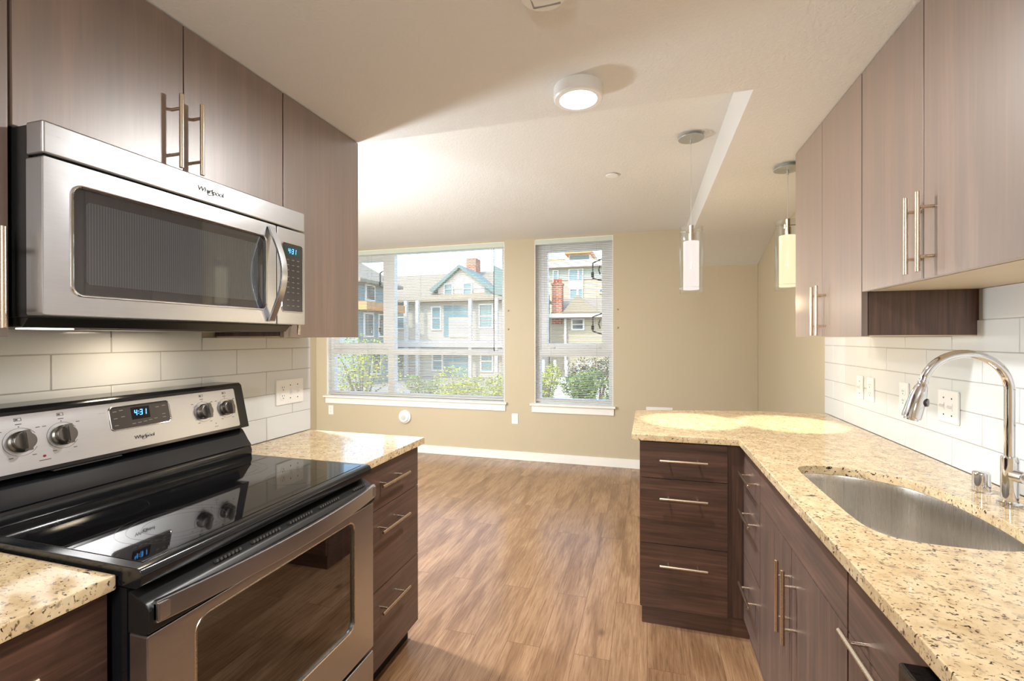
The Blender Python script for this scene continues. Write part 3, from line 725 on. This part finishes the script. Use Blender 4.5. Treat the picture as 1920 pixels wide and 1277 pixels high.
plate('outlet_plate', 'white outlet plate on right tiles beside the narrow switch plate', 'outlet', (xr, 2.600, 1.119), NX, .072, .115, [(0, 'outlet')])
plate('outlet_plate', 'white outlet plate on right tiles just behind the faucet spray head', 'outlet', (xr, 2.300, 1.122), NX, .072, .115, [(0, 'outlet')])
plate('switch_plate', 'double toggle switch plate framed by the faucet arch', 'switch plate', (xr, 2.006, 1.122), NX, .118, .115, [(-.023, 'switch'), (.023, 'switch')])
plate('outlet_plate', 'white wall outlet below the left end of the wide window', 'outlet', (-3.870, YF, .458), NY, .072, .115, [(0, 'outlet')])
plate('outlet_plate', 'white wall outlet low between the two windows', 'outlet', (-1.430, YF, .461), NY, .072, .115, [(0, 'outlet')])
plate('outlet_plate', 'wide white wall plate peeking over the end of the peninsula counter', 'wall plate', (.122, YF, .595), NY, .262, .115, [(-.07, 'outlet'), (.07, 'outlet')])
t = thing('round_air_vent', 'round white air vent low on the wall under the wide window', 'vent', (-2.81, YF, .42))
P('rim', MB().lathe([(.078, 0), (.080, .004), (.080, .022), (.074, .030), (.060, .034)], (-2.81, YF, .42), NY, 48), WHITE_P, t)
P('disc', MB().lathe([(.03, .02), (.058, .038), (.060, .046), (.052, .052), (0, .054)], (-2.81, YF, .42), NY, 48), WHITE_P, t)
P('centre_button', MB().lathe([(.028, .052), (.030, .056), (.026, .060), (0, .061)], (-2.81, YF, .42), NY, 32), plain('grey plastic', hexc(205,203,198), .4), t)
for i, (x, z, lab) in enumerate(((-.299, 1.67, 'upper tiny peg right of the narrow window'), (-.299, 1.478, 'lower tiny peg right of the narrow window'), (-1.507, 1.68, 'upper tiny peg right of the wide window'), (-1.507, 1.47, 'lower tiny peg right of the wide window'))):
    o = P('wall_peg', MB().lathe([(.009, 0), (.010, .008), (.006, .014), (0, .015)], (x, YF, z), NY, 16), plain('beige painted peg', hexc(186,168,138), .5), None, (x, YF, z))
    tag(o, lab, 'wall peg', 'pegs beside the windows')

# ---------------------------------------------------------------- ceiling fixtures
def area(name, parent, loc, size, watt, col=(1, .9, .78), shape='DISK', rot=(0,0,0), spread=180):
    l = bpy.data.lights.new(name, 'AREA'); l.shape = shape; l.size = size; l.energy = watt; l.color = col; l.spread = R(spread)
    o = bpy.data.objects.new(name, l); COL.objects.link(o); o.parent = parent; o.location = Vector(loc) - LOC[parent.name]; o.rotation_euler = rot; return o
def disc_light(label, x, y, zc, watt, fill_w=0, drop=.5, gcol=(.91, .96, 1)):
    t = thing('ceiling_light', label, 'ceiling light', (x, y, zc), 'round ceiling lights' if not label else None)
    P('housing', MB().lathe([(.088, 0), (.089, .004), (.0885, .040), (.084, .0445), (.068, .0455), (.068, .043)], (x, y, zc), (0,0,-1), 56, cap=False), WHITE_P, t)
    P('diffuser', MB().lathe([(.0678, .0425), (.05, .0438), (0, .0445)], (x, y, zc), (0,0,-1), 48, cap=False), LENS, t)
    area('disc_lamp', t, (x, y, zc-.048), .13, watt, (1, .97, .94))
    if fill_w:
        l = bpy.data.lights.new('added_fill', 'POINT'); l.energy = fill_w; l.color = gcol; l.shadow_soft_size = .1  # bare point light below the fixture, added as fill
        o = bpy.data.objects.new('added_fill', l); COL.objects.link(o); o.parent = t; o.location = (0, 0, -drop)
    return t
disc_light('round white lit disc light on the kitchen ceiling', -.240, 1.685, ZK, DISC_W)
t = thing('smoke_detector', 'white smoke detector cut off by the top edge of the photo', 'smoke detector', (-.252, 1.150, ZK))
P('base', MB().lathe([(.070, 0), (.071, .012), (.068, .016)], (-.252, 1.150, ZK), (0,0,-1), 48), WHITE_P, t)
P('cover', MB().lathe([(.067, .014), (.067, .030), (.060, .040), (.03, .043), (0, .0435)], (-.252, 1.150, ZK), (0,0,-1), 48), WHITE_P, t)
P('grille', bx(-.285, -.215, 1.185, 1.191, ZK-.0425, ZK-.036).box(-.285, -.215, 1.110, 1.116, ZK-.0425, ZK-.036).box(-.288, -.284, 1.115, 1.19, ZK-.0425, ZK-.036), plain('grey slot plastic', hexc(150,150,150), .5), t)
tag(P('sprinkler_cover', MB().lathe([(.040, .004), (.042, .007), (.040, .010), (0, .011)], (-.228, 3.20, ZL), (0,0,-1), 40).cyl((-.228, 3.20, ZL), (-.228, 3.20, ZL-.006), .03), WHITE_P, None, (-.228, 3.20, ZL)), 'small flat white sprinkler cover on the living room ceiling', 'sprinkler')
def pendant(label, x, y, zc, zt, zb, frost, col, nm=''):
    t = thing('pendant_light', label, 'pendant light', (x, y, zc))
    P('canopy', MB().lathe([(.050, 0), (.052, .016), (.066, .017), (.068, .020), (.066, .023), (.01, .024)], (x, y, zc), (0,0,-1), 48), ALU, t)
    P('cord', MB().cyl((x, y, zc-.02), (x, y, zt+.010), .0014, 8), plain('clear cord', hexc(205,205,200), .2), t)
    P('cord_grip', MB().cyl((x, y, zc-.024), (x, y, zc-.050), .005, 12, .001), CHROME, t)
    m = MB(); m.lathe([(.004, .014), (.013, .010), (.013, -.030), (.017, -.034), (.017, -.075), (.010, -.080)], (x, y, zt), Z_, 32); m.box(x-.058, x+.058, y-.003, y+.003, zt-.024, zt-.020, .001)
    P('socket', m, NICKEL, t)
    H_ = zt-zb
    P('outer_glass', MB().lathe([(.060, 0), (.060, H_), (.0565, H_), (.0565, 0), (.060, 0)], (x, y, zb), Z_, 56, cap=False), CLEAR, t)
    iz0, iz1 = zb+.020, zt-.078
    P('inner_shade', MB().lathe([(.0405, 0), (.0405, iz1-iz0), (.030, iz1-iz0), (.030, iz1-iz0-.003), (.0380, iz1-iz0-.003), (.0380, 0), (.0405, 0)], (x, y, iz0), Z_, 48, cap=False), frost, t)
    P('bulb', MB().lathe([(0, 0), (.012, .006), (.016, .02), (.012, .04), (.009, .06)], (x, y, iz1-.075), Z_, 24), BULB, t)
    P('glass_lines', MB().lathe([(.0608, .028), (.0608, .0295)], (x, y, zb), Z_, 48, cap=False), PRINT_L, t)
    l = bpy.data.lights.new('pendant_spot', 'SPOT'); l.energy = SPOT_W; l.color = (1, .88, .68); l.spot_size = R(44); l.spot_blend = .35; l.shadow_soft_size = .012
    o = bpy.data.objects.new('pendant_spot', l); COL.objects.link(o); o.parent = t; o.location = Vector((x, y, zb+.012)) - LOC[t.name]
    l = bpy.data.lights.new('pendant_glow', 'POINT'); l.energy = PENDANT_W; l.color = col; l.shadow_soft_size = .05
    o = bpy.data.objects.new('pendant_glow', l); COL.objects.link(o); o.parent = t; o.location = Vector((x, y, zb-.07)) - LOC[t.name]
    return t
pendant('glass cylinder pendant hanging left over the peninsula, from the higher ceiling', .232, 2.70, ZL, 1.972, 1.612, FROST, (1, .85, .66))
pendant('glass cylinder pendant partly hidden by the right wall cabinets', .715, 2.755, ZK, 1.985, 1.618, FROST_W, (1, .78, .5))
disc_light('added round fill light on the living room ceiling, unseen behind the wall cabinets', -2.40, 2.20, ZL, FILL_DISC_W, FILL_L, 1.08, (.86, .94, 1))  # unseen lamp added to brighten the living room ceiling and soffit
disc_light('added round fill light on the living room ceiling, unseen behind the kitchen wall', -2.52, 1.0, ZL, FILL_DISC_W*.5, FILL_M, 1.0, (.86, .94, 1))  # second unseen lamp, added to spread the living room fill
disc_light('added round fill light on the kitchen ceiling, unseen behind the camera', -.24, -.75, ZK, DISC_W, FILL_K, .6)  # unseen lamp added behind the camera to fill the kitchen

# ---------------------------------------------------------------- outside
def siding(name, col, pitch=.13):
    M = Mat(name); M.bsdf(col, .7); w_ = M.n('TexWave', wave_type='BANDS', bands_direction='Z', wave_profile='SAW'); M.l(M.pos(), w_.inputs[0]); w_.inputs['Scale'].default_value = .314/pitch
    c = M.mix(w_.outputs['Fac'], tuple(x*.86 for x in col[:3])+(1,), col); M.l(c, M.b.inputs['Base Color']); return M.m
def brickm(name):
    M = Mat(name); M.bsdf(rough=.8); g = M.n('NewGeometry'); sp_ = M.n('SeparateXYZ'); M.l(g.outputs['Position'], sp_.inputs[0]); ad = M.n('Math', operation='ADD'); M.l(sp_.outputs[0], ad.inputs[0]); M.l(sp_.outputs[1], ad.inputs[1])
    cb = M.n('CombineXYZ'); M.l(ad.outputs[0], cb.inputs[0]); M.l(sp_.outputs[2], cb.inputs[1]); br = M.n('TexBrick'); M.l(cb.outputs[0], br.inputs['Vector'])
    for k, v in (('Scale', 1), ('Brick Width', .2), ('Row Height', .07), ('Mortar Size', .010)): br.inputs[k].default_value = v
    br.inputs['Color1'].default_value = hexc(176,92,66); br.inputs['Color2'].default_value = hexc(150,78,58); br.inputs['Mortar'].default_value = hexc(190,170,150)
    M.l(br.outputs['Color'], M.b.inputs['Base Color']); return M.m
S_CREAM = siding('cream clapboard', hexc(196,189,175)); S_BEIGE = siding('beige clapboard', hexc(206,184,150), .2); S_TAN = siding('tan clapboard', hexc(178,166,142), .15)
S_BLUE = siding('blue grey clapboard', hexc(128,148,152)); STUC = plain('pale rose stucco', hexc(222,208,196), .8); TRIMW = plain('white exterior trim', hexc(222,220,214), .6)
ROOF = siding('brown grey shingles', hexc(150,138,118), .12); ROOF_T = siding('teal grey shingles', hexc(112,134,130), .12); TEAL = plain('blue grey window glass', hexc(112,140,146), .12)
BRK = brickm('red brick'); DKG = plain('dark window glass', hexc(70,84,88), .1); GREYB = plain('grey green band', hexc(158,164,152), .7); OCH = plain('ochre soffit boards', hexc(196,140,86), .7)
struct('ground', bx(-40, 30, YF+.6, 60, -.7, -.42), plain('pale street asphalt', hexc(142,139,132), .9))
def win(parent, x0, x1, y, z0, z1, mat=None, tw=.07, bars=1):
    m = MB(); frame_rect(m, x0-tw, x1+tw, z0-tw, z1+tw, tw, y-.06, y+.02, 0)
    if bars: m.box(x0, x1, y-.04, y, (z0+z1)/2-.02, (z0+z1)/2+.02)
    f = P('window', m, TRIMW, parent); P('pane', bx(x0, x1, y-.015, y+.015, z0, z1), mat or TEAL, f)
# white house across the street
h = thing('house', 'big white house with teal dormer and brick chimney seen through the wide window', 'house', (-9.5, 22, -.42))
P('wall', bx(-14.5, -5.6, 20, 24.6, -.42, 3.25), S_CREAM, h)
m = MB(); m.prism([(19.6, 3.2), (22.8, 4.85), (25, 3.2), (25, 3.1), (19.6, 3.1)], 0, -15, -5.2); P('roof', m, ROOF, h)
m = MB(); m.box(-9.6, -7.15, 20.2, 23, 3.2, 3.75); m.prism([(-9.75, 3.7), (-8.4, 4.70), (-7.05, 3.7)], 1, 20.15, 23); dm = P('dormer', m, STUC, h)
m = MB(); m.prism([(-9.95, 3.65), (-8.4, 4.80), (-8.4, 4.66), (-9.75, 3.55)], 1, 19.9, 23); m.prism([(-8.4, 4.80), (-6.3, 3.40), (-6.6, 3.35), (-8.4, 4.66)], 1, 19.9, 23); m.prism([(-7.15, 3.3), (-7.15, 3.95), (-6.2, 3.3)], 1, 20.0, 23); P('dormer_roof', m, ROOF_T, dm)
for x in (-9.2, -8.23): win(h, x, x+.36, 20.15, 3.45, 3.68+.5 if 0 else 3.92, TEAL, .06)
P('chimney', bx(-8.78, -8.28, 21.8, 22.5, 4.2, 5.42), BRK, h)
for x0, x1, z0, z1 in ((-11.65, -11.3, 1.9, 2.9), (-9.78, -9.38, 1.83, 2.84), (-7.38, -6.8, 1.9, 2.88), (-11.65, -11.3, -.1, .8), (-9.75, -9.3, -.1, .75), (-7.3, -6.8, -.1, .75), (-13.6, -13.0, 1.9, 2.9)): win(h, x0, x1, 20, z0, z1, TEAL)
m = MB(); m.box(-9.2, -7.92, 19.97, 20.02, -.40, .62); P('entry_recess', m, TEAL, h); m = MB(); m.box(-9.2, -7.92, 19.97, 20.02, 1.43, 2.92); P('recess_shade', m, TEAL, h)  # upper panel is flat; its colour stands in for a recess's shade
P('bay_panel', bx(-8.92, -7.92, 19.93, 19.98, 1.43, 2.36), S_CREAM, h)
m = MB(); m.box(-14.6, -5.5, 19.4, 20, .96, 1.24)
for x in (-12.4, -11.0, -10.4, -7.75, -6.5, -5.8): m.box(x, x+.14, 19.45, 19.62, -.42, 3.15)
P('porch', m, TRIMW, h)
# tan and blue house, left sash
h = thing('house', 'darker gabled house behind the left sash of the wide window', 'house', (-12.7, 16.2, -.42))
P('wall', bx(-15, -10.4, 15, 17.5, -.42, 3.6), S_BLUE, h)
m = MB(); m.prism([(-15.4, 3.4), (-12.7, 5.0), (-10.1, 3.6), (-10.1, 3.48), (-15.4, 3.3)], 1, 14.7, 17.8); P('roof', m, ROOF, h)
P('porch_roof', bx(-10.4, -9.9, 14.8, 17.6, 2.45, 2.75), OCH, h)
for y0_, z0, z1 in ((15.5, 2.9, 3.4), (16.4, 1.5, 2.3), (15.4, 1.5, 2.3), (15.9, 0, 1)):
    f = P('window', bx(-10.41, -10.36, y0_-.08, y0_+.58, z0-.08, z1+.08), TRIMW, h); P('pane', bx(-10.36, -10.345, y0_, y0_+.5, z0, z1), DKG, f)
# apartment block
h = thing('apartment_building', 'beige apartment block with upper terrace seen through the narrow window', 'building', (-4, 29, -.42))
P('wall', bx(-7.5, 1.5, 26, 33, -.42, 5.35), S_BEIGE, h)
P('cornice', bx(-7.8, 1.8, 25.6, 26, 5.36, 5.72).box(-7.8, 1.8, 26, 33, 5.36, 5.6), STUC, h)
P('grey_band', bx(-7.5, 1.5, 25.96, 26, 4.65, 5.3), GREYB, h)
m = MB(); m.box(-4.3, -3.1, 26.3, 30, 5.7, 6.15); P('penthouse', m, TRIMW, h); m = MB(); m.box(-4.5, -3.0, 26.0, 30.3, 6.15, 6.38); P('penthouse_roof', m, OCH, h)
m = MB(); m.box(-4.25, -3.15, 26.25, 26.3, 5.78, 6.08); P('penthouse_glazing', m, DKG, h)
m = MB(); m.box(-7.4, -4.55, 26.1, 29, 5.72, 5.9); P('terrace_roof', m, OCH, h)
for x0, x1, z0, z1 in ((-4.2, -3.75, 4.62, 5.22), (-3.65, -3.48, 4.62, 5.22), (-4.15, -3.8, 3.58, 4.12), (-3.68, -3.5, 3.58, 4.12), (-5.1, -4.88, 4.6, 5.2), (-2.3, -1.9, 4.62, 5.1), (-2.5, -2.1, 3.9, 4.05), (-1.6, -1.2, 3.6, 4.1)): win(h, x0, x1, 25.95, z0, z1, TEAL, .06, 0)
P('bay_panel', bx(-4.28, -3.42, 25.9, 25.95, 4.15, 4.58), TRIMW, h)
# low tan house with brick chimney
h = thing('house', 'low tan house with red brick chimney in the narrow window view', 'house', (-2, 19, -.42))
P('wall', bx(-3.5, 2.5, 17, 21, -.42, 2.25), S_TAN, h)
m = MB(); m.prism([(16.6, 2.2), (18.6, 3.0), (21, 2.2), (21, 2.1), (16.6, 2.1)], 0, -3.42, 2.7); m.prism([(-3.0, 2.3), (-2.45, 2.95), (-1.6, 2.3)], 1, 16.8, 19); P('roof', m, ROOF, h)
P('gutter', bx(-3.42, 2.7, 16.5, 16.62, 2.12, 2.26).box(-2.93, -2.85, 16.85, 16.95, .2, 2.12), TRIMW, h)
win(h, -2.63, -2.26, 17, 1.72, 2.05, DKG, .06); win(h, -.9, -.4, 17, 1.4, 2.0, DKG, .06)
ch = P('chimney', bx(-3.40, -3.03, 16.9, 17.3, 1.9, 3.42).box(-3.43, -3.0, 16.87, 17.33, 3.35, 3.42), BRK, h)
P('chimney_pots', MB().lathe([(.045, 0), (.05, .16)], (-3.33, 17.1, 3.42), Z_, 12).lathe([(.045, 0), (.05, .16)], (-3.215, 17.1, 3.42), Z_, 12).lathe([(.045, 0), (.05, .16)], (-3.10, 17.1, 3.42), Z_, 12), plain('terracotta', hexc(196,92,60), .7), ch)
h = thing('house', 'narrow cream house end wall at the left of the narrow window view', 'house', (-4.2, 16, -.42))
P('wall', bx(-4.9, -3.54, 15.5, 17.2, -.42, 3.0), S_CREAM, h); P('tower', bx(-3.78, -3.52, 16.2, 16.8, 3.0, 4.5), S_BEIGE, h); P('downpipe', bx(-3.53, -3.47, 15.42, 15.5, -.4, 2.6), DKG, h)
m = MB(); m.prism([(-5.1, 2.9), (-5.1, 3.9), (-3.46, 2.75), (-3.46, 2.65)], 1, 15.2, 17.3); P('roof', m, ROOF_T, h)
m = MB(); m.box(-3.3, 1.5, 12.9, 13, -.42, .25)
for k in range(14): m.box(-3.2+.33*k, -3.13+.33*k, 12.86, 12.9, .25, .75)
tag(P('fence', m, TRIMW, None, (-.9, 12.95, -.42)), 'white fence in front of the low tan house', 'fence')
# shrubs: one mesh of leaves and one of stems each
def leafm(name, c1, c2):
    M = Mat(name); M.bsdf(c1, .5); oi = M.noise(M.pos(), 9, 2); c = M.mix(M.ramp(oi, [(.35, g_(0)), (.65, g_(1))]), c1, c2); M.l(c, M.b.inputs['Base Color']); return M.m
L_Y = leafm('yellow green leaves', hexc(196,196,74), hexc(126,142,56)); L_G = leafm('green leaves', hexc(138,160,70), hexc(70,96,44)); L_D = leafm('dusky leaves', hexc(96,82,64), hexc(70,84,50)); BARK = plain('bark', hexc(90,72,56), .8)
def shrub(label, c, rx, ry, rz, n, ls, mat, lobes=7, hollow=.35):
    t = thing('shrub', label, 'shrub', (c[0], c[1], -.42)); m = MB(); bm = m.bm
    cs = [(Vector((random.uniform(-.55, .55)*rx, random.uniform(-.55, .55)*ry, random.uniform(-.5, .6)*rz)), random.uniform(.4, .6)) for _ in range(lobes)]
    for i in range(n):
        o, s = random.choice(cs); d = Vector((random.gauss(0,1), random.gauss(0,1), random.gauss(0,1))).normalized()*random.uniform(hollow, 1)**.5
        p = Vector(c) + o + Vector((d.x*rx*s, d.y*ry*s, d.z*rz*s))
        u = Vector((random.gauss(0,1), random.gauss(0,1), random.gauss(0,1))).normalized(); v = u.orthogonal().normalized(); L = ls*random.uniform(.6, 1.3)
        bm.faces.new([bm.verts.new(p - u*L*.5), bm.verts.new(p + v*L*.28), bm.verts.new(p + u*L*.5), bm.verts.new(p - v*L*.28)])
    P('foliage', m, mat, t)
    m = MB()
    for o, s in cs: m.tube([(c[0], c[1], -.42), (c[0]+o.x*.4, c[1]+o.y*.4, c[2]-rz*.4), (c[0]+o.x, c[1]+o.y, c[2]+o.z)], .02, 6, radii=[.035, .02, .008])
    P('stems', m, BARK, t)
shrub('bright yellow green rounded shrub low in the narrow window, at left', (-1.74, 8.0, .50), .34, .3, .50, 4200, .035, L_Y)
shrub('leafy green shrub in the middle of the narrow window view', (-1.22, 8.75, .45), .46, .35, .46, 3600, .045, L_G)
shrub('dusky purple brown shrub behind the green one in the narrow window', (-1.0, 9.75, .62), .8, .4, .46, 3600, .04, L_D)
shrub('green shrub at the right edge of the narrow window view', (-.58, 8.2, .34), .30, .3, .46, 2400, .04, L_G)
shrub('loose yellow leaved young tree outside the left pane of the wide window', (-6.5, 9.5, .45), 1.1, .5, 1.0, 2200, .06, L_Y, 12)
shrub('rounded yellow green shrub outside the middle of the wide window', (-4.15, 10, .18), .85, .5, .56, 3400, .05, L_Y)
shrub('yellow green shrub outside the right end of the wide window', (-2.98, 9.5, .16), .5, .5, .56, 2600, .05, L_Y)
shrub('small green shrub outside the centre mullion of the wide window', (-5.75, 11.2, .10), .62, .4, .58, 2200, .05, L_G)
